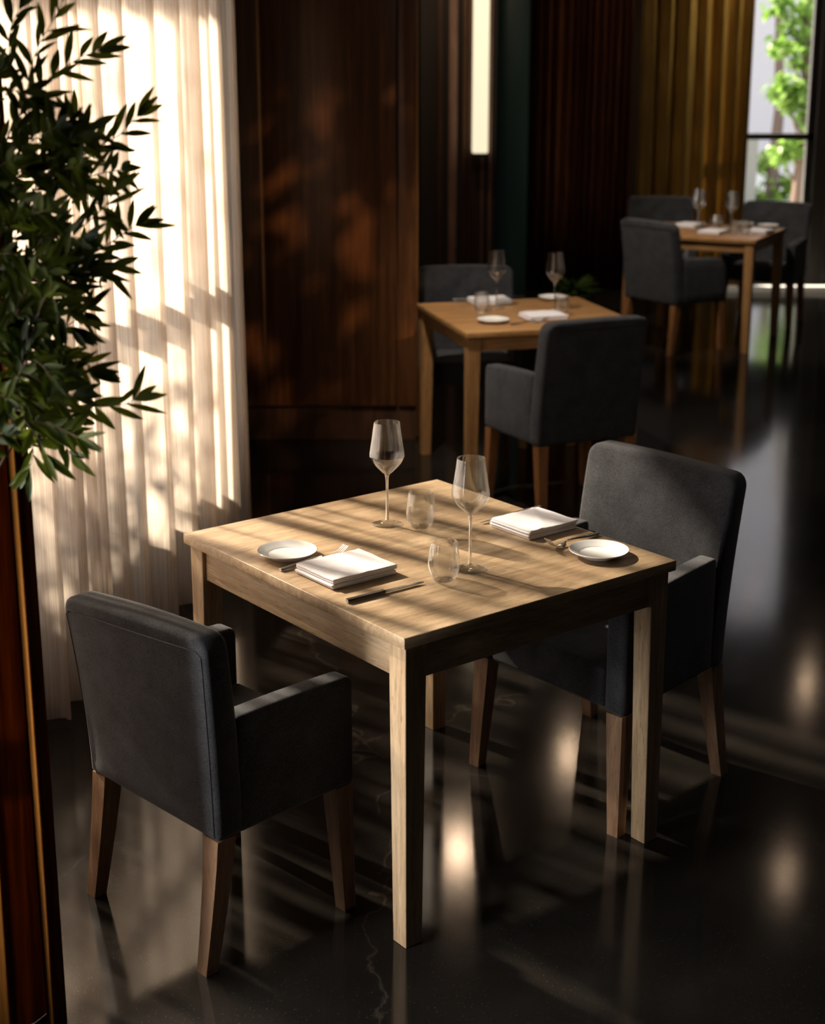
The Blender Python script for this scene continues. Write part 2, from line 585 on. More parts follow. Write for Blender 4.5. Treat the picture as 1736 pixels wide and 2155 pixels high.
# ------------------------------------------------------------------ curtains
def curtain(name, P0, P1, z0, z1, m, folds, amp, seed, thick=0., overlap=.5, nz=10, hem=True, parent=None, flare=.0):
    """pleated cloth hanging from P0 to P1 (plan)"""
    rnd = random.Random(seed)
    P0 = Vector((*P0, 0)); P1 = Vector((*P1, 0))
    t = (P1 - P0); Lg = t.length; t.normalize()
    n = Vector((-t.y, t.x, 0))
    widths = [rnd.uniform(.55, 1.5) for _ in range(folds)]
    S = sum(widths)
    amps = [amp * rnd.uniform(.6, 1.25) for _ in range(folds)]
    ph = [rnd.uniform(-.35, .35) for _ in range(folds)]
    cols = []
    pos = 0
    per = 14
    for i, w in enumerate(widths):
        for k in range(per):
            f = k / per
            cols.append((pos + w * f, i, f))
        pos += w
    cols.append((pos, folds - 1, 1.0))
    bm = bmesh.new()
    grid = []
    for j in range(nz + 1):
        zf = j / nz
        z = z0 + (z1 - z0) * zf
        row = []
        for (u, i, f) in cols:
            w = widths[i]
            a = amps[i] * (1 + flare * (1 - zf))
            s = math.sin(2 * PI * f)
            # sideways bulge makes the folds overlap like cloth
            du = overlap * w * .16 * math.sin(4 * PI * f + ph[i]) * (1 - .25 * zf)
            wob = .006 * math.sin(zf * 3.1 + i * 1.7) * (1 - zf)
            c = P0 + t * ((u + du) / S * Lg + wob) + n * (a * s * (.85 + .15 * math.cos(zf * 2 + i)))
            row.append(bm.verts.new((c.x, c.y, z + (.004 * math.sin(i * 2.3) if j == 0 else 0))))
        grid.append(row)
    for j in range(nz):
        for k in range(len(cols) - 1):
            bm.faces.new((grid[j][k], grid[j][k + 1], grid[j + 1][k + 1], grid[j + 1][k]))
    o = link(name, bm, m, parent, angle=180)
    if thick:
        md = o.modifiers.new('thickness', 'SOLIDIFY'); md.thickness = thick
    return o


sc = curtain('sheer_curtain', (wx(2.85), 2.85), (wx(5.83), 5.83), .02, 3.22, M_sheer, 22, .065, 4, overlap=.9, nz=12, flare=.25)
tag(sc, 'floor length cream sheer curtain glowing with sunlight, left of the nearest table', 'curtain')
dr = curtain('window_drape', (-1.62, 2.77), (at(75, 1020, 2.77).x - .012, 2.77), .004, 3.22, M_drape, 9, .045, 7, thick=.003, overlap=.7, nz=6)
tag(dr, 'rust brown heavy drape hanging in the left foreground beside the plant', 'curtain')
gd = curtain('window_drape', (1.84, 12.80), (at(1588, 0, 12.8).x, 12.80), .02, 3.22, M_gold, 7, .11, 11, thick=.003, overlap=1.1, nz=4)
tag(gd, 'olive gold drape beside the garden window behind the farthest table', 'curtain')
db = curtain('window_drape', (.99, 12.84), (1.78, 12.84), .02, 3.22, M_dbrown, 13, .045, 13, thick=.003, nz=4)
tag(db, 'dark reddish brown pleated drape between the teal column and gold drape', 'curtain')
bk = curtain('window_drape', (3.42, 12.82), (4.4, 12.82), .02, 3.22, simple('black_cloth', (.012, .012, .012), .9), 9, .06, 17, thick=.003, nz=4)
tag(bk, 'black drape at the right edge of the garden window', 'curtain')
bm = bmesh.new(); add_tube(bm, [(wx(2.8), 2.8, 3.25), (wx(5.86), 5.86, 3.25)], .012)
tag(link('curtain_rod', bm, M_frame), kind='structure')

# ------------------------------------------------------------------ lamps
x0, x1 = at(996, 0, SY - .08).x, at(1030, 0, SY - .08).x
zb = at(1012, 325, SY - .08).z
lm = empty('wall_lamp', ((x0 + x1) / 2, SY - .05, zb), 0, 'tall narrow glowing wall lamp on the slatted timber screen', 'lamp')
hw = (x1 - x0) / 2
box('light_tube', -hw, hw, -.10, -.015, .012, 1.6, emis('warm_lamp_glass', (1, .88, .62), .68), lm, bev=.012, seg=3)
box('end_cap', -hw - .004, hw + .004, -.104, -.011, -.012, .0115, M_black, lm, bev=.003)
box('end_cap', -hw - .004, hw + .004, -.104, -.011, 1.6005, 1.625, M_black, lm, bev=.003)
box('wall_bracket', -.02, .02, -.0149, .049, .3, 1.2, M_black, lm)

M_bulb = emis('warm_bulb', (1, .70, .46), 45)
for i, (x, y, r_) in enumerate([(.30, 9.02, .052), (1.17, 10.58, .045), (2.42, 8.96, .026), (3.31, 12.0, .030)]):
    if i == 0:
        pl_ = empty('pendant_lamp', (x, y, 3.1), 0, 'small ceiling pendant lamp hanging above the frame', 'lamp', 'ceiling pendants over the tables')
        bm = bmesh.new(); add_lathe(bm, [(0, -.075)] + [(.075 * math.sin(a), -.075 * math.cos(a)) for a in [R(15 * k) for k in range(1, 10)]] + [(.06, .03), (0, .03)], 24)
        link('bulb', bm, M_bulb, pl_)
        bm = bmesh.new(); add_tube(bm, [(0, 0, .03), (0, 0, CH - 3.1)], .006)
        link('cord', bm, M_black, pl_)
        proto_l = pl_
    else:
        pl_ = copy_tree(proto_l)
        pl_.location = (x, y, 3.1)
    pl_['label'] = 'small pendant lamp above the frame, ' + ('over the table by the pier', 'before the teal column', 'right of the second table', 'near the garden window')[i]
    pl_.scale = (r_ / .075,) * 3 if i else (1, 1, 1)
    if i: pl_.location.z = CH - (CH - 3.1) * r_ / .075

# ------------------------------------------------------------------ tables
TYAW = .6633


def make_table(a, b, label, mats, top_t=.026, inset=.0123, wt=.059, wb=.047, ap_h=.062, name='dining_table'):
    """local frame: near corner at origin, x along a, y along b"""
    mx, my, mz = mats
    t = empty(name, (0, 0, 0), 0, label, 'table')
    box('tabletop', 0, a, 0, b, .75 - top_t, .75, mx, t, bev=.0020, seg=2)
    zt_ = .75 - top_t - .0005
    ins2 = inset + .010
    l = wt
    box('apron', inset + l, a - inset - l, ins2, ins2 + .022, zt_ - ap_h, zt_, mx, t, bev=.001)
    box('apron', inset + l, a - inset - l, b - ins2 - .022, b - ins2, zt_ - ap_h, zt_, mx, t, bev=.001)
    box('apron', ins2, ins2 + .022, inset + l, b - inset - l, zt_ - ap_h, zt_, my, t, bev=.001)
    box('apron', a - ins2 - .022, a - ins2, inset + l, b - inset - l, zt_ - ap_h, zt_, my, t, bev=.001)
    for cx, sx in ((inset, 1), (a - inset, -1)):
        for cy, sy in ((inset, 1), (b - inset, -1)):
            bm = bmesh.new()
            lo = [(cx, cy), (cx + sx * wb, cy), (cx + sx * wb, cy + sy * wb), (cx, cy + sy * wb)]
            hi = [(cx, cy), (cx + sx * wt, cy), (cx + sx * wt, cy + sy * wt), (cx, cy + sy * wt)]
            A = [bm.verts.new((*p, 0)) for p in lo]; B = [bm.verts.new((*p, zt_)) for p in hi]
            bm.faces.new(A); bm.faces.new(B)
            for i in range(4): bm.faces.new((A[i], A[(i + 1) % 4], B[(i + 1) % 4], B[i]))
            bmesh.ops.bevel(bm, geom=list(bm.edges), offset=.0015, segments=1, affect='EDGES')
            link('leg', bm, mz, t, smooth=False)
    return t


T1 = make_table(.8357, .9258, 'light oak dining table in the foreground, set for two', (M_oak_x, M_oak_y, M_oak_z), ap_h=.085)
T1.location = (-.0174, 3.0273, 0); T1.rotation_euler = (0, 0, TYAW)
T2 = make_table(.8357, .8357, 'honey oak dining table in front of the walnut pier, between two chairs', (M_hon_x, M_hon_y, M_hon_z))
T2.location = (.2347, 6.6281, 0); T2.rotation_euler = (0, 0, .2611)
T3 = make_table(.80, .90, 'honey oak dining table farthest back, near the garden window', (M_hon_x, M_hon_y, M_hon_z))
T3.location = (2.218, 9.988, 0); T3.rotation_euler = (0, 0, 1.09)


# ------------------------------------------------------------------ armchairs
def rbox(x0, x1, y0, y1, z0, z1, r, cuts=(0, 0, 0), big=None, seg=3):
    """rounded cuboid in local coords; big=(edge selector, radius) bevels chosen edges more first"""
    bm = bmesh.new()
    add_box(bm, x0, x1, y0, y1, z0, z1)
    if big:
        sel, rr = big
        es = [e for e in bm.edges if sel((e.verts[0].co + e.verts[1].co) / 2)]
        bmesh.ops.bevel(bm, geom=es, offset=rr, segments=6, affect='EDGES', profile=.5)
    bm.normal_update()
    es = [e for e in bm.edges if len(e.link_faces) == 2 and e.link_faces[0].normal.angle(e.link_faces[1].normal) > R(40)]
    bmesh.ops.bevel(bm, geom=es, offset=r, segments=seg, affect='EDGES', profile=.5)
    for ax, n in enumerate(cuts):
        lo = (x0, y0, z0)[ax]; hi = (x1, y1, z1)[ax]
        for k in range(1, n + 1):
            c = [0, 0, 0]; c[ax] = lo + (hi - lo) * k / (n + 1)
            nn = [0, 0, 0]; nn[ax] = 1
            g = list(bm.verts) + list(bm.edges) + list(bm.faces)
            bmesh.ops.bisect_plane(bm, geom=g, plane_co=c, plane_no=nn)
    return bm


def make_chair(spec, legmat, label, group=None):
    """spec: world plan corners RL RR FL FR, top TL TR, heights zb, za (rear,front), zt(L,R), feet"""
    c = (Vector(spec['RL']) + Vector(spec['RR']) + Vector(spec['FL']) + Vector(spec['FR'])) / 4
    fr = (Vector(spec['FL']) + Vector(spec['FR'])) / 2 - (Vector(spec['RL']) + Vector(spec['RR'])) / 2
    yaw = math.atan2(-fr.x, fr.y)
    ca, sa = math.cos(yaw), math.sin(yaw)

    def loc(p):
        dx, dy = p[0] - c.x, p[1] - c.y
        return Vector((ca * dx + sa * dy, -sa * dx + ca * dy))
    Q = {k: loc(spec[k]) for k in ('RL', 'RR', 'FL', 'FR', 'TL', 'TR')}
    zb, zaR, zaF, ztL, ztR = spec['zb'], spec['za'][0], spec['za'][1], spec['zt'][0], spec['zt'][1]
    t = empty('armchair', (c.x, c.y, 0), yaw, label, 'chair', group)
    depth = (Q['FL'] + Q['FR'] - Q['RL'] - Q['RR']).length / 2
    Wd = (Q['RR'] - Q['RL']).length

    def mp(s, v, z, lean=True):
        """s in 0..1 left to right, v in metres from the rear face, z"""
        tt = v / depth
        rear = Q['RL'].lerp(Q['RR'], s); front = Q['FL'].lerp(Q['FR'], s)
        p = rear.lerp(front, tt)
        if lean:
            zt = ztL + (ztR - ztL) * s
            k = max(0, (z - zb) / (zt - zb))
            top = Q['TL'].lerp(Q['TR'], s)
            p = p + (top - rear) * (k ** 1.5) * max(0, 1 - tt * 1.0)
        return Vector((p.x, p.y, z))
    ZT = max(ztL, ztR)
    # backrest
    bm = rbox(0, Wd, 0, .078, zb, ZT, .014, (7, 0, 10), big=(lambda m: m.z > ZT - .01 and (m.x < .01 or m.x > Wd - .01), .038))
    for v in bm.verts:
        s = v.co.x / Wd
        zr = (v.co.z - zb) / (ZT - zb)
        z = zb + zr * ((ztL + (ztR - ztL) * s) - zb)
        th = v.co.y * (1 - .22 * zr ** 2)          # thinner towards the top
        crown = .006 * math.sin(PI * s) * zr ** 3
        bulge = -.010 * math.sin(PI * s) * math.sin(PI * min(1, zr)) if v.co.y < .03 else .006 * math.sin(PI * s) * zr
        v.co = mp(s, th + bulge * .6, z + crown)
    link('backrest', bm, M_fab, t, angle=60)
    # armrests
    aw = .060
    for side in (0, 1):
        x0, x1 = (0, aw) if side == 0 else (Wd - aw, Wd)
        bm = rbox(x0, x1, .060, depth, zb, zaR, .013, (0, 6, 3), big=(lambda m: m.y > depth - .01 and m.z > zaR - .01, .022))
        for v in bm.verts:
            s = v.co.x / Wd
            f = max(0, (v.co.y - .06) / (depth - .06))
            zr = (v.co.z - zb) / (zaR - zb)
            top = zaR + (zaF - zaR) * f + .003 * math.sin(PI * f)
            v.co = mp(s, v.co.y, zb + zr * (top - zb), lean=False)
            if f < .02: pass
        link('armrest', bm, M_fab, t, angle=60)
    # seat
    bm = rbox(aw + .001, Wd - aw - .001, .078, depth - .004, zb + .002, .445, .014, (5, 5, 0))
    for v in bm.verts:
        s = v.co.x / Wd; f = (v.co.y - .078) / (depth - .08)
        dz = .014 * math.sin(PI * s) * math.sin(PI * min(1, max(0, f))) if v.co.z > .42 else 0
        v.co = mp(s, v.co.y, v.co.z + dz, lean=False)
    link('seat', bm, M_fab, t, angle=60)
    # stitched seam near the rear face edge
    zs = ZT - .034
    pts = [mp(.02, -.0005, zb + .01)] + [mp(.02, -.0005, zb + (zs - .02 - zb) * k / 8) for k in range(1, 9)]
    zrel = lambda s: ztL + (ztR - ztL) * s
    pts = []
    for k in range(11):
        s = .022; z = zb + .01 + (zrel(s) - .034 - .02 - zb) * k / 10
        pts.append(mp(s, 0, z) + Vector((0, -.0008, 0)))
    for k in range(15):
        s = .05 + .90 * k / 14; z = zrel(s) - .032
        pts.append(mp(s, -.0035 * math.sin(PI * s), z) + Vector((0, -.0008, 0)))
    for k in range(10, -1, -1):
        s = .978; z = zb + .01 + (zrel(s) - .034 - .02 - zb) * k / 10
        pts.append(mp(s, 0, z) + Vector((0, -.0008, 0)))
    bm = bmesh.new(); add_tube(bm, pts, .0010, 5)
    link('stitched_seam', bm, M_seam, t)
    # legs
    for key, sx, sy in (('RL', 1, 1), ('RR', -1, 1), ('FL', 1, -1), ('FR', -1, -1)):
        top = Q[key] + Vector((sx * .004, sy * .004))
        ft = loc(spec['feet'][key]) if key in spec['feet'] else Q[key] + Vector((0, -.03 if key[0] == 'R' else 0))
        bm = bmesh.new()
        rings = []
        for k in range(6):
            f = k / 5                                # 0 bottom .. 1 top
            w = .033 + (.050 - .033) * f
            e = f if key[0] == 'F' else 1 - (1 - f) ** 1.2
            o_ = ft.lerp(top, e)
            rings.append([bm.verts.new((o_.x + sx * w * a, o_.y + sy * w * b_, f * (zb + .0005))) for a, b_ in ((0, 0), (1, 0), (1, 1), (0, 1))])
        bm.faces.new(rings[0]); bm.faces.new(rings[-1])
        for A, B in zip(rings, rings[1:]):
            for i in range(4): bm.faces.new((A[i], A[(i + 1) % 4], B[(i + 1) % 4], B[i]))
        link('leg', bm, legmat, t, angle=30)
    return t


C1 = make_chair(dict(RL=(-.753, 3.281), RR=(-.413, 2.936), FL=(-.470, 3.565), FR=(-.132, 3.222),
                     TL=(-.782, 3.219), TR=(-.425, 2.915), zb=.320, za=(.590, .585), zt=(.778, .792),
                     feet=dict(RL=(-.778, 3.281), RR=(-.448, 2.936), FL=(-.462, 3.572), FR=(-.134, 3.222))), M_leg,
                'charcoal upholstered armchair in the left foreground, its back to the camera')
C2 = make_chair(dict(RR=(.520, 4.285), RL=(.858, 3.905), FR=(.173, 3.962), FL=(.532, 3.537),
                     TR=(.563, 4.319), TL=(.905, 3.927), zb=.330, za=(.645, .625), zt=(.86, .86),
                     feet=dict(RR=(.545, 4.32), RL=(.885, 3.905), FR=(.167, 3.962), FL=(.530, 3.537))), M_leg,
                'charcoal upholstered armchair at the right of the nearest table, facing left')


def canon(x, y, yaw, legmat, label, wr=.245, wf=.268, h=.222, lean=.065, zt=.86, za=(.63, .61)):
    xh = Vector((math.cos(yaw), math.sin(yaw))); yh = Vector((-math.sin(yaw), math.cos(yaw)))
    P = lambda a, b_: tuple(Vector((x, y)) + xh * a + yh * b_)
    return make_chair(dict(RL=P(-wr, -h), RR=P(wr, -h), FL=P(-wf, h), FR=P(wf, h), TL=P(-wr, -h - lean), TR=P(wr, -h - lean),
                           zb=.328, za=za, zt=(zt, zt), feet=dict(RL=P(-wr, -h - .03), RR=P(wr, -h - .03))), legmat, label)


C2.location.x -= .007; C2.location.y += .009
C4 = canon(.655, 6.56, .44, M_hleg, 'charcoal armchair at the near side of the table by the pier, back to us')
for x, y, yaw, lab in [(.29, 7.72, PI + .08, 'charcoal armchair tucked under the far side of the table by the walnut pier'),
                       (1.75, 10.26, -.95, 'charcoal armchair with its back to us at the left of the farthest table'),
                       (2.57, 11.2, 2.65, 'charcoal armchair in front of the garden window at the farthest table'),
                       (1.86, 11.58, 3.0, 'dark armchair mostly hidden behind the farthest table, before the gold drape')]:
    c_ = copy_tree(C4)
    c_.location = (x, y, 0); c_.rotation_euler = (0, 0, yaw)
    c_['label'] = lab


# ------------------------------------------------------------------ tableware builders
def shell(outer, th, n=48):
    """closed thin vessel wall from an outer profile"""
    inner = []
    for i, (r, z) in enumerate(outer):
        inner.append((max(r - th, 0), z))
    return outer, inner


def make_wine_glass():
    t = empty('wine_glass', (0, 0, 0), 0, 'x', 'wine glass')
    bm = bmesh.new()
    add_lathe(bm, [(0, 0), (.039, 0), (.0405, .0012), (.0395, .0022), (.025, .0045), (.010, .0075), (.006, .012), (0, .012)], 48)
    link('foot', bm, M_glass, t)
    bm = bmesh.new()
    add_lathe(bm, smooth_prof([(.0055, .0115), (.0040, .022), (.0034, .06), (.0034, .10), (.0040, .122), (.0062, .1335)], 4), 20)
    link('stem', bm, M_solid_glass, t)
    out = smooth_prof([(.0060, .134), (.0180, .145), (.0340, .162), (.0440, .180), (.0452, .188), (.0430, .205), (.0385, .235), (.0335, .273)], 6)
    inn = [(max(r - .0011, .001), z + (.0015 if i < 4 else 0)) for i, (r, z) in enumerate(out)]
    bm = bmesh.new()
    add_lathe(bm, [(0, .1345)] + out + [(.0330, .2738)] + inn[::-1] + [(0, .138)], 56)
    link('bowl', bm, M_glass, t)
    return t


def make_tumbler():
    bm = bmesh.new()
    out = smooth_prof([(.0235, 0), (.0300, .008), (.0365, .028), (.0380, .042), (.0362, .065), (.0315, .093)], 6)
    inn = [(r - .0011, z) for r, z in out if z > .012]
    add_lathe(bm, [(0, .0005)] + out + [(.0309, .0937)] + inn[::-1] + [(.018, .0085), (0, .0078)], 56)
    return tag(link('tumbler', bm, M_glass), 'x', 'drinking glass')


def make_plate():
    bm = bmesh.new()
    add_lathe(bm, smooth_prof([(0, .0025), (.040, .0025), (.0435, .0), (.0455, .001), (.049, .004), (.062, .0095), (.0725, .0158)], 4) +
              [(.0738, .0172), (.0728, .0180)] + smooth_prof([(.0715, .0176), (.060, .0125), (.050, .0085), (.0475, .0075), (.044, .0066), (.020, .0062), (0, .0062)], 4), 72)
    return tag(link('side_plate', bm, M_china), 'x', 'plate')


def make_napkin(a, b, seed, crease=False):
    """folded linen: four leaves, rolled edges; local x along the long side, centre origin"""
    rnd = random.Random(seed)
    bm = bmesh.new()
    z = 0
    for k in range(4):
        th = .0062
        dx = rnd.uniform(-.002, .002) + (.002 if k > 1 else 0); dy = rnd.uniform(-.0015, .0015)
        sub = rbox(-a / 2 + dx, a / 2 + dx, -b / 2 + dy, b / 2 + dy, z, z + th, .0028, (12, 10, 0), seg=3)
        for v in sub.verts:
            top = v.co.z > z + th / 2
            nz = noise.noise(Vector((v.co.x * 22, v.co.y * 22, seed)))
            v.co.z += (.0016 * nz + .0011 * noise.noise(Vector((v.co.x * 60, v.co.y * 30, seed + 5)))) * ((k + (1 if top else 0)) / 4)
            if crease and k == 3 and top:
                dd = abs(v.co.x * .8 - .55 * v.co.y - .012)
                v.co.z += .0035 * math.exp(-(dd / .006) ** 2) - .001
            if k in (1, 3):                       # drooping pair of leaves
                v.co.z -= .0012 * (1 - math.cos(v.co.x / a * PI)) * .5
        me_ = bpy.data.meshes.new('tmp'); sub.to_mesh(me_); sub.free(); bm.from_mesh(me_); bpy.data.meshes.remove(me_)
        z += th - .0003 + (.0006 if k == 1 else 0)
    return tag(link('folded_napkin', bm, M_nap, angle=70), 'x', 'napkin')


def strip(bm, path, th):
    """path: list of (x, halfwidth, z) -> rounded metal strip along x"""
    rings = []
    for x, w, z in path:
        ww = w; h = th / 2 if not isinstance(th, dict) else th[x]
        rings.append([bm.verts.new((x, ww * cx, z + h * cz)) for cx, cz in ((-1, 0), (-.7, 1), (.7, 1), (1, 0), (.7, -1), (-.7, -1))])
    for A, B in zip(rings, rings[1:]):
        for i in range(6): bm.faces.new((A[i], A[(i + 1) % 6], B[(i + 1) % 6], B[i]))
    bm.faces.new(rings[0]); bm.faces.new(rings[-1])


def make_fork(tip=.018):
    """origin at handle end on the table, +x towards the tines"""
    t = empty('fork', (0, 0, 0), 0, 'x', 'fork')
    bm = bmesh.new()
    strip(bm, smooth_prof([(.0, .0060, .0045), (.004, .0070, .0048), (.03, .0066, .0060), (.065, .0054, .0085), (.10, .0036, .0115), (.122, .0030, .0120)], 4), .0052)
    link('handle', bm, M_steel, t)
    bm = bmesh.new()
    strip(bm, smooth_prof([(.1215, .0030, .0119), (.130, .0050, .0090), (.138, .0112, .0050), (.150, .0122, .0032)], 4), .0022)
    for i in range(4):
        y0 = -.0100 + i * .00667
        pth = []
        for k in range(8):
            f = k / 7
            pth.append((.149 + .048 * f, y0 * (1 - .12 * f), .0032 + tip * f ** 1.8, .0018 * (1 - .55 * f)))
        rings = [[bm.verts.new((x, y + w * cx, z + .0010 * cz)) for cx, cz in ((-1, -1), (1, -1), (1, 1), (-1, 1))] for x, y, z, w in pth]
        for A, B in zip(rings, rings[1:]):
            for q in range(4): bm.faces.new((A[q], A[(q + 1) % 4], B[(q + 1) % 4], B[q]))
        bm.faces.new(rings[0]); bm.faces.new(rings[-1])
    link('tines', bm, M_steel, t, angle=60)
    return t


def make_knife():
    """origin at handle end, +x towards the blade tip"""
    t = empty('table_knife', (0, 0, 0), 0, 'x', 'knife')
    bm = bmesh.new()
    strip(bm, [(0, .0058, .0052), (.002, .0070, .0052), (.05, .0072, .0052), (.090, .0068, .0052), (.098, .0060, .0052), (.100, .0064, .0052), (.104, .0064, .0052)], .0088)
    link('handle', bm, M_steel, t, angle=35)
    bm = bmesh.new()
    top, bot = [], []
    pts = []
    for k in range(15):
        f = k / 14
        x = .1035 + .112 * f
        pts.append((x, -.0068 + .004 * max(0, f - .8) * 5 * max(0, f - .8) * 5 * .6, .0072 - .013 * max(0, (f - .82) / .18) ** 2 * .8))
    rings = []
    for x, yl, yh in pts:
        ym = (yl + yh) / 2
        rings.append([bm.verts.new((x, yl, .0040)), bm.verts.new((x, ym, .0052)), bm.verts.new((x, yh, .0056)), bm.verts.new((x, yh, .0036)), bm.verts.new((x, ym, .0030))])
    for A, B in zip(rings, rings[1:]):
        for q in range(5): bm.faces.new((A[q], A[(q + 1) % 5], B[(q + 1) % 5], B[q]))
    bm.faces.new(rings[0]); bm.faces.new(rings[-1])
    link('blade', bm, M_steel, t, angle=35)
    return t


Z = .7505
wg, tu, pt, fk, kn = make_wine_glass(), make_tumbler(), make_plate(), make_fork(.020), make_knife()
wine = [(-.066, 3.836, 'tall wine glass left of the tumblers, farthest back on the nearest table'),
        (.137, 3.476, 'tall wine glass just right of a tumbler, at the centre of the nearest table'),
        (.400, 7.30, 'blurred wine glass, left of the pair on the table by the pier'),
        (.672, 7.22, 'blurred wine glass, right of the pair on the table by the pier'),
        (1.955, 10.60, 'wine glass, left of the pair on the farthest table'),
        (2.15, 10.45, 'wine glass, right of the pair on the farthest table')]
for i, (x, y, l) in enumerate(wine): place(wg, i, (x, y, Z), .3 * i, l)
tumb = [(.021, 3.812, 'empty stemless tumbler beside the back wine glass on the nearest table'),
        (.073, 3.401, 'empty stemless tumbler in front, near the knife on the nearest table'),
        (.325, 7.18, 'blurred tumbler behind the front plate on the table by the pier'),
        (.69, 7.08, 'blurred tumbler below the right wine glass on the table by the pier'),
        (2.10, 10.68, 'tumbler between the two wine glasses on the farthest table'),
        (2.14, 10.30, 'left of the two tumblers at the near edge of the farthest table'),
        (2.215, 10.30, 'right of the two tumblers at the near edge of the farthest table')]
for i, (x, y, l) in enumerate(tumb): place(tu, i, (x, y, Z), 0, l)
plates = [(-.306, 3.572, 'small white side plate at the left of the nearest table'),
          (.456, 3.578, 'small white side plate at the right corner of the nearest table'),
          (.366, 6.90, 'blurred white side plate at the front left of the table by the pier'),
          (.695, 7.55, 'blurred white side plate at the back right of the table by the pier'),
          (2.325, 10.86, 'white side plate nearer the drape, at the back of the farthest table'),
          (2.47, 10.75, 'white side plate at the right end of the farthest table')]
for i, (x, y, l) in enumerate(plates): place(pt, i, (x, y, Z), 0, l)
forks = [(-.314, 3.458, .70, 'steel fork between plate and napkin, tines up, left of the nearest table'),
         (.44, 6.82, .5, 'blurred fork beside the front plate on the table by the pier'),
         (.56, 7.62, .35 + PI, 'blurred fork between napkin and back plate on the table by the pier')]
for i, (x, y, rz, l) in enumerate(forks): place(fk, i, (x, y, Z), rz, l)
f2 = make_fork(.030); f2.name = 'fork'
f2.location = (.474, 3.742, Z); f2.rotation_euler = (0, 0, 3.90)
f2['label'] = 'steel fork leaning its tines on the right napkin, by the right plate'
knives = [(-.147, 3.241, .655, 'steel table knife at the front edge, right of the left napkin'),
          (.345, 3.972, .695 + PI, 'steel table knife behind the right napkin on the nearest table'),
          (.20, 7.52, .26, 'blurred knife left of the back napkin on the table by the pier')]
for i, (x, y, rz, l) in enumerate(knives): place(kn, i, (x, y, Z), rz, l)
n1 = make_napkin(.185, .155, 2); n1.location = (-.158, 3.443, Z); n1.rotation_euler = (0, 0, TYAW)
n1['label'] = 'folded white napkin between fork and knife at the left setting'
n2 = make_napkin(.165, .152, 9, crease=True); n2.location = (.313, 3.806, Z); n2.rotation_euler = (0, 0, TYAW)
n2['label'] = 'folded white napkin with a diagonal crease at the right setting'
naps = [(.60, 7.0, .30, 'white napkin near the armchair on the table by the pier'),
        (.375, 7.45, .26, 'white napkin at the back left of the table by the pier'),
        (2.02, 10.38, 1.0, 'white napkin at the left near edge of the farthest table'),
        (2.33, 10.40, 1.0, 'pale napkin at the near corner of the farthest table'),
        (1.93, 10.78, 1.0, 'white napkin at the back left of the farthest table')]
for x, y, rz, l in naps:
    c_ = n1.copy(); COL.objects.link(c_); c_.location = (x, y, Z); c_.rotation_euler = (0, 0, rz); c_['label'] = l


# ------------------------------------------------------------------ foliage
def leaf_mat(name, c0, c1, trans=.35, rough=.35):
    m, nt, b, out = mat(name)
    b.inputs['Specular IOR Level'].default_value = .2
    L = nt.links.new
    gi = N(nt, 'ShaderNodeNewGeometry')
    tc = N(nt, 'ShaderNodeTexCoord')
    n = N(nt, 'ShaderNodeTexNoise', Scale=11., Detail=2.)
    L(tc.outputs['Object'], n.inputs['Vector'])
    r = ramp(nt, [(.35, c0), (.68, c1)])
    L(n.outputs['Fac'], r.inputs[0])
    L(r.outputs[0], b.inputs['Base Color'])
    b.inputs['Roughness'].default_value = rough
    t_ = N(nt, 'ShaderNodeBsdfTranslucent')
    L(r.outputs[0], t_.inputs[0])
    mx = N(nt, 'ShaderNodeMixShader'); mx.inputs[0].default_value = trans
    L(b.outputs[0], mx.inputs[1]); L(t_.outputs[0], mx.inputs[2])
    L(mx.outputs[0], out.inputs[0])
    return m


def add_leaf(bm, base, dirv, nrm, L_, w, curl=.12):
    d_ = dirv.normalized()
    s = d_.cross(nrm)
    if s.length < 1e-3: s = d_.cross(Vector((1, 0, .1)))
    s.normalize(); n_ = s.cross(d_).normalized()
    prof = [(0, .06), (.12, .45), (.32, .92), (.5, 1), (.7, .8), (.88, .4), (1, 0)]
    prev = None
    for f, ww in prof:
        c = base + d_ * (L_ * f) - n_ * (curl * L_ * f * f)
        hw_ = w / 2 * ww
        if ww == 0: cur = [bm.verts.new(c)] * 3
        else: cur = [bm.verts.new(c - s * hw_ + n_ * hw_ * .35), bm.verts.new(c), bm.verts.new(c + s * hw_ + n_ * hw_ * .35)]
        if prev:
            if ww == 0:
                bm.faces.new((prev[0], prev[1], cur[0])); bm.faces.new((prev[1], prev[2], cur[0]))
            else:
                bm.faces.new((prev[0], prev[1], cur[1], cur[0])); bm.faces.new((prev[1], prev[2], cur[2], cur[1]))
        prev = cur


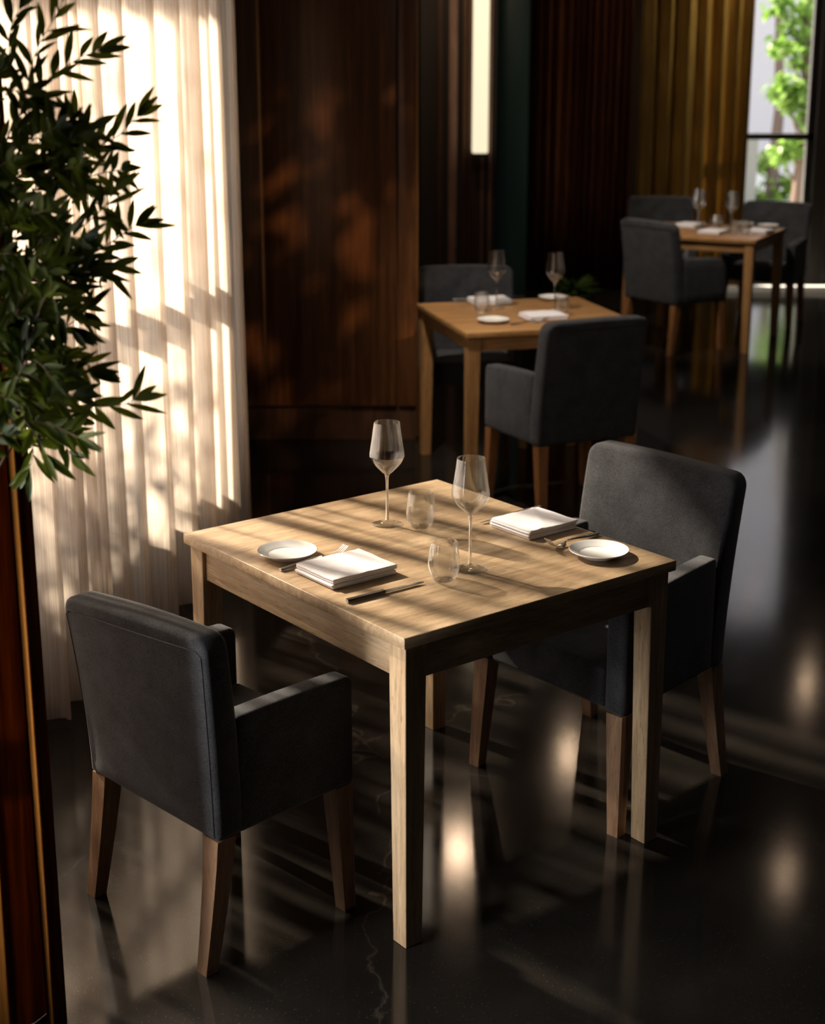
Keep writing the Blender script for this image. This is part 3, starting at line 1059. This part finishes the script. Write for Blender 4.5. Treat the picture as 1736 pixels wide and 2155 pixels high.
def sprig(bl, bt, pts, rnd, L_=.055, w=.0135, step=.017, r0=.0014, tip=True, start=.15):
    """twig through pts with alternate leaves"""
    P = [Vector(p) for p in smooth_prof([tuple(p) for p in pts], 6)]
    add_tube(bt, P, [r0 * (1 - .6 * i / len(P)) for i in range(len(P))], 5)
    tot = sum((P[i + 1] - P[i]).length for i in range(len(P) - 1))
    acc = 0; nxt = tot * start; k = rnd.randint(0, 1)
    for i in range(len(P) - 1):
        seg = (P[i + 1] - P[i]); l = seg.length
        while nxt <= acc + l and l > 0:
            p = P[i] + seg * ((nxt - acc) / l)
            t = seg.normalized()
            side = t.cross(Vector((0, -1, 0)))
            if side.length < .1: side = Vector((1, 0, 0))
            side.normalize()
            sgn = 1 if k % 2 else -1
            ax = (side * sgn + Vector((0, rnd.uniform(-.7, .7), 0)) * .8).normalized()
            dirv = t * rnd.uniform(.5, 1.2) + ax * rnd.uniform(.3, .95)
            nrm = Vector((rnd.uniform(-.5, .5), -1, rnd.uniform(-.2, .9)))
            add_leaf(bl, p, dirv, nrm, L_ * rnd.uniform(.65, 1.15), w * rnd.uniform(.75, 1.15), rnd.uniform(0, .25))
            k += 1
            nxt += step * rnd.uniform(.6, 1.3)
        acc += l
    if tip:
        t = (P[-1] - P[-3]).normalized()
        for q in range(3):
            add_leaf(bl, P[-1], t + Vector((rnd.uniform(-.35, .35), rnd.uniform(-.35, .35), rnd.uniform(-.35, .35))), Vector((rnd.uniform(-.4, .4), -1, .3)), L_ * rnd.uniform(.7, 1), w, .1)


rnd = random.Random(21)
bl, bt = bmesh.new(), bmesh.new()
YP = 2.57
TB = Vector((-.98, 2.36, .30))


def A(px, py, dy=0): return at(px, py, YP + dy)


# the sprigs seen against the curtain
main = [
    [(20, 330), (40, 250), (62, 170), (75, 110), (105, 55), (128, 10), (140, -40)],
    [(20, 330), (55, 245), (95, 175), (135, 142), (175, 118), (205, 108)],
    [(40, 180), (20, 120), (22, 60), (40, 20)],
    [(120, 360), (200, 312), (250, 285), (272, 262), (288, 245)],
    [(110, 330), (150, 300), (160, 270), (158, 255)],
    [(170, 480), (215, 440), (240, 405)],
    [(150, 560), (230, 512), (262, 490), (285, 474)],
    [(120, 620), (180, 570), (230, 560)],
    [(110, 700), (150, 680), (185, 650)],
    [(90, 760), (130, 780), (190, 785)],
    [(100, 850), (160, 852), (215, 856), (262, 850), (282, 842)],
    [(50, 880), (85, 930), (96, 955)],
    [(30, 820), (80, 880), (120, 905)],
    [(60, 420), (110, 330), (120, 280)],
    [(10, 200), (35, 190), (60, 205)],
    [(60, 900), (70, 950), (62, 985)],
]
for pts in main:
    dy = rnd.uniform(-.08, .06)
    sprig(bl, bt, [A(*p, dy) for p in pts], rnd, L_=.063, w=.0130, step=.0135)
# the dense crown
for k in range(135):
    py = rnd.uniform(300, 940)
    edge = 215 if 270 < py < 640 else (150 if py < 870 else 95)
    if py > 640: edge = 165
    x0_ = rnd.uniform(-150, edge - 60)
    dy = rnd.uniform(-.14, .10)
    ang = rnd.uniform(-55, 75) if rnd.random() < .8 else rnd.uniform(75, 150)
    ln = rnd.uniform(50, 110)
    if py < 420: ang = min(ang, 35)
    dx, dyp = math.cos(R(ang)) * ln, -math.sin(R(ang)) * ln
    sprig(bl, bt, [A(x0_, py, dy), A(x0_ + dx * .5, py + dyp * .5 - 6, dy + rnd.uniform(-.03, .03)), A(x0_ + dx, py + dyp, dy + rnd.uniform(-.06, .06))],
          rnd, L_=.058, w=.0130, step=.0125, start=.05)
for k in range(4):
    py = rnd.uniform(-60, 330)
    dy = rnd.uniform(-.1, .1)
    x0_ = rnd.uniform(-160, -20)
    sprig(bl, bt, [A(x0_, py, dy), A(x0_ + 35, py - 25, dy), A(x0_ + 60, py - 60, dy)], rnd, L_=.05, w=.013, step=.014)
# main stems down to the pot
for px, py in [(40, 400), (-20, 300), (60, 620), (20, 820), (-60, 100), (90, 520), (30, 250), (60, 880)]:
    p = A(px, py)
    add_tube(bt, [Vector(q) for q in smooth_prof([tuple(TB + Vector((rnd.uniform(-.04, .04), rnd.uniform(-.04, .04), 0))), tuple(TB.lerp(p, .45) + Vector((-.08, -.04, .12))), tuple(TB.lerp(p, .8) + Vector((-.03, -.01, .05))), tuple(p)], 6)],
             [.008 - .0064 * i / 18 for i in range(19)], 7)
pp = empty('potted_plant', (TB.x, TB.y, 0), 0, 'leafy green potted plant with narrow pointed leaves, at the upper left edge', 'plant')
inv = Matrix.Translation(-Vector((TB.x, TB.y, 0)))
for b_ in (bl, bt):
    for v in b_.verts: v.co = inv @ v.co
M_leaf = leaf_mat('dark_green_leaf', (.020, .034, .004), (.13, .165, .014), .55, .5)
link('foliage', bl, M_leaf, pp, angle=180)
link('stem', bt, simple('twig_bark', (.10, .055, .03), .7), pp)
bm = bmesh.new()
add_lathe(bm, [(0, .002), (.12, .002), (.15, .03), (.17, .30), (.175, .32), (.16, .32), (.155, .28), (0, .28)], 40)
link('pot', bm, simple('dark_clay', (.04, .03, .025), .6), pp)

# small plant on the floor between the column and the farthest table
def floor_plant(px0, px1, py0, py1, y, label, seed, cnt=60):
    rn = random.Random(seed)
    c = at((px0 + px1) / 2, py1, y)
    e = empty('potted_plant', (c.x, y, 0), 0, label, 'plant')
    bm = bmesh.new(); add_lathe(bm, [(0, .001), (.07, .001), (.10, .16), (.09, .16), (0, .14)], 24)
    link('pot', bm, M_black, e)
    bm = bmesh.new()
    top = at((px0 + px1) / 2, py0, y).z; hw_ = (at(px1, py0, y).x - at(px0, py0, y).x) / 2
    for _ in range(cnt):
        a = rn.uniform(0, 2 * PI); el = rn.uniform(.2, 1.2)
        dv = Vector((math.cos(a), math.sin(a), math.tan(el) * .6))
        add_leaf(bm, Vector((rn.uniform(-.03, .03), rn.uniform(-.03, .03), .14)) + dv * rn.uniform(0, .05), dv, Vector((0, 0, 1)), hw_ * rn.uniform(.8, 1.3), .05, .3)
    link('foliage', bm, leaf_mat('broad_green_leaf', (.05, .10, .02), (.12, .20, .04)), e, angle=180)
    return e


floor_plant(1170, 1245, 570, 640, 11.7, 'low green plant on the floor behind the table by the pier', 3)

# ------------------------------------------------------------------ outside the windows
M_ground = simple('pale_paving', (.62, .60, .57), .8)
o = box('paving', -9, 12, 13.25, 40, -.12, -.02, M_ground); tag(o, kind='structure')
o = box('terrace', -14, -2.6, -4, 12, -.12, -.02, M_ground); tag(o, kind='structure')
o = box('garden_wall', -6, 12, 27, 27.3, -.1, 9, simple('pale_render', (.50, .47, .46), .9)); tag(o, kind='structure')
o = tag(box('garden_screen', 2.2, 3.75, 17.0, 17.1, -.02, 1.05, simple('grey_slats', (.20, .21, .19), .7)), 'grey low fence panel in the garden behind the farthest table', 'fence')


def tree(px, trunk_py, y, blobs, label, seed, leafL=.16, cnt=80, c0=(.10, .20, .03), c1=(.26, .42, .09)):
    rn = random.Random(seed)
    base = at(px, 600, y)
    e = empty('tree', (base.x, y, -.02), 0, label, 'tree')
    bm = bmesh.new()
    add_tube(bm, [(0, 0, 0), (.05, 0, 1.2), (-.03, 0, 2.4), (.02, 0, 3.4)], [.09, .07, .05, .03], 8)
    bl_ = bmesh.new()
    for bx, by, br in blobs:
        c = at(bx, by, y) - Vector((base.x, y, -.02))
        rr = br * y / 3236
        add_tube(bm, [(0, 0, max(.4, c.z - .5)), tuple(c)], [.02, .006], 5)
        for _ in range(cnt):
            p = c + Vector((rn.gauss(0, 1), rn.gauss(0, 1.3), rn.gauss(0, .8))) * rr * .5
            dv = Vector((rn.uniform(-1, 1), rn.uniform(-1, 1), rn.uniform(-.9, .6)))
            add_leaf(bl_, p, dv, Vector((rn.uniform(-1, 1), rn.uniform(-1, 1), 1)), leafL * rn.uniform(.6, 1.1), leafL * .5, .2)
    link('trunk', bm, simple('bark', (.12, .08, .06), .9), e)
    link('foliage', bl_, leaf_mat('tree_leaf', c0, c1, .5), e, angle=180)
    return e


tree(1665, 560, 18, [(1700, 20, 45), (1720, 80, 40), (1650, 95, 32), (1640, 15, 25), (1695, 130, 35), (1640, 185, 22), (1690, 190, 28), (1700, 240, 22), (1730, 200, 30), (1670, 50, 30), (1660, 215, 16), (1715, 330, 22), (1670, 310, 20), (1640, 320, 15)],
     'green leafy tree outside the garden window', 5, cnt=60)
tree(1610, 600, 21, [(1600, 345, 22), (1620, 400, 25), (1590, 420, 22), (1660, 380, 20), (1645, 415, 18)], 'low green bush in the garden, left part of the window', 8, cnt=50, c0=(.12, .22, .03), c1=(.34, .48, .10))

# unseen awning and bamboo, added outside to cut high sun and stripe the table
bm = bmesh.new()
wall_seg(bm, (wx(1.5, .42), 1.5), (wx(7.5, .42), 7.5), 2.97, 3.04, .85)
tag(link('added_awning', bm, M_dark, smooth=False), kind='structure')
rn = random.Random(31)
for k, (yy, dd) in enumerate([(3.35, 1.2), (3.62, .8), (3.80, 1.3), (4.02, .9), (4.16, 1.3), (4.45, 1.), (4.72, .8), (4.86, 1.3), (5.15, 1.), (5.42, 1.2), (5.60, .9)]):
    p = Vector((wx(yy), yy, 0)) + Vector((TO_SUN.x, TO_SUN.y, 0)) * dd
    e = empty('bamboo', (p.x, p.y, -.02), 0, 'added upright bamboo cane outside the left window, unseen, casts a shadow stripe', 'bamboo', 'added bamboo canes outside the left window')
    bm = bmesh.new()
    r_ = rn.uniform(.016, .034); tl = rn.uniform(-.08, .08)
    prof = []
    for q in range(9):
        zq = q * .38
        prof += [(tl * zq * .2, 0, zq), (tl * (zq + .02) * .2, 0, zq + .02)]
    add_tube(bm, prof, [r_ * (1.12 if i % 2 else 1) for i in range(len(prof))], 10)
    link('cane', bm, simple('bamboo_green', (.12, .16, .04), .5), e)

# shrub outside the left window: its leaves dapple the sheer curtain and the table
rn = random.Random(77)
bl_, bm = bmesh.new(), bmesh.new()
sh = empty('garden_shrub', (-2.6, 5.9, -.02), 0, 'leafy shrub outside the left window, seen as dappled shade on the sheer curtain', 'shrub')


def along(y, z, dist):                    # point on the sun ray that hits the curtain at (y, z)
    return Vector((wx(y), y, z)) + TO_SUN * dist


for k in range(44):
    c = along(rn.uniform(3.6, 5.5), rn.uniform(.15, .95), rn.uniform(2.1, 2.9)) - Vector((-2.6, 5.9, -.02))
    add_tube(bm, [(rn.uniform(-.1, .1), rn.uniform(-.1, .1), .05), tuple(c * .5 + Vector((0, 0, .1))), tuple(c)], [.014, .008, .004], 5)
    for _ in range(26):
        p = c + Vector((rn.gauss(0, .12), rn.gauss(0, .12), rn.gauss(0, .10)))
        dv = Vector((rn.uniform(-1, 1), rn.uniform(-1, 1), rn.uniform(-.8, .8)))
        add_leaf(bl_, p, dv, Vector((rn.uniform(-1, 1), rn.uniform(-1, 1), rn.uniform(-1, 1))), .09, .035, .15)
for k in range(13):
    c = along(rn.uniform(3.9, 5.5), rn.uniform(1.0, 1.9), rn.uniform(3.0, 3.6)) - Vector((-2.6, 5.9, -.02))
    add_tube(bm, [(rn.uniform(-.1, .1), rn.uniform(-.1, .1), .05), tuple(c * .5 + Vector((0, 0, .3))), tuple(c)], [.012, .008, .004], 5)
    for _ in range(18):
        p = c + Vector((rn.gauss(0, .13), rn.gauss(0, .13), rn.gauss(0, .10)))
        dv = Vector((rn.uniform(-1, 1), rn.uniform(-1, 1), rn.uniform(-.8, .8)))
        add_leaf(bl_, p, dv, Vector((rn.uniform(-1, 1), rn.uniform(-1, 1), rn.uniform(-1, 1))), .10, .04, .15)
link('stem', bm, simple('shrub_bark', (.1, .07, .05), .9), sh)
link('foliage', bl_, M_leaf, sh, angle=180)

# unseen leaves hung before the pier spotlight, both added to dapple the walnut
rn = random.Random(5)
hp = empty('dapple_leaves', (.93, 5.45, 2.80), 0, 'dense hanging leaves added unseen before the pier spotlight to dapple the walnut', 'plant')
bl_, bm = bmesh.new(), bmesh.new()
S0, S1 = Vector((1.35, 4.75, 3.2)), Vector((-.40, 7.7, 1.15))
ax = (S1 - S0).normalized(); sx_ = ax.cross(Vector((0, 0, 1))).normalized(); sy_ = sx_.cross(ax)
for k in range(760):
    p = S0 + ax * rn.uniform(.75, .98) + sx_ * rn.uniform(-.30, .30) + sy_ * rn.uniform(-.24, .26) - Vector((.93, 5.45, 2.80))
    dv = Vector((rn.uniform(-1, 1), rn.uniform(-1, 1), rn.uniform(-1.2, .3)))
    add_leaf(bl_, p, dv, -ax + Vector((rn.uniform(-.7, .7), rn.uniform(-.7, .7), rn.uniform(-.7, .7))), .070, .026, .2)
for k in range(14):
    a = Vector((rn.uniform(-.2, .2), rn.uniform(-.1, .1), rn.uniform(-.2, .1)))
    add_tube(bm, [(0, 0, .32), tuple(a * .5 + Vector((0, 0, .2))), tuple(a)], [.004, .003, .002], 5)
add_tube(bm, [(0, 0, .30), (0, 0, CH - 2.80)], .004)
link('foliage', bl_, simple('dapple_leaf', (.03, .05, .015), .6), hp, angle=180)
link('stem', bm, simple('dapple_stem', (.06, .05, .03), .7), hp)
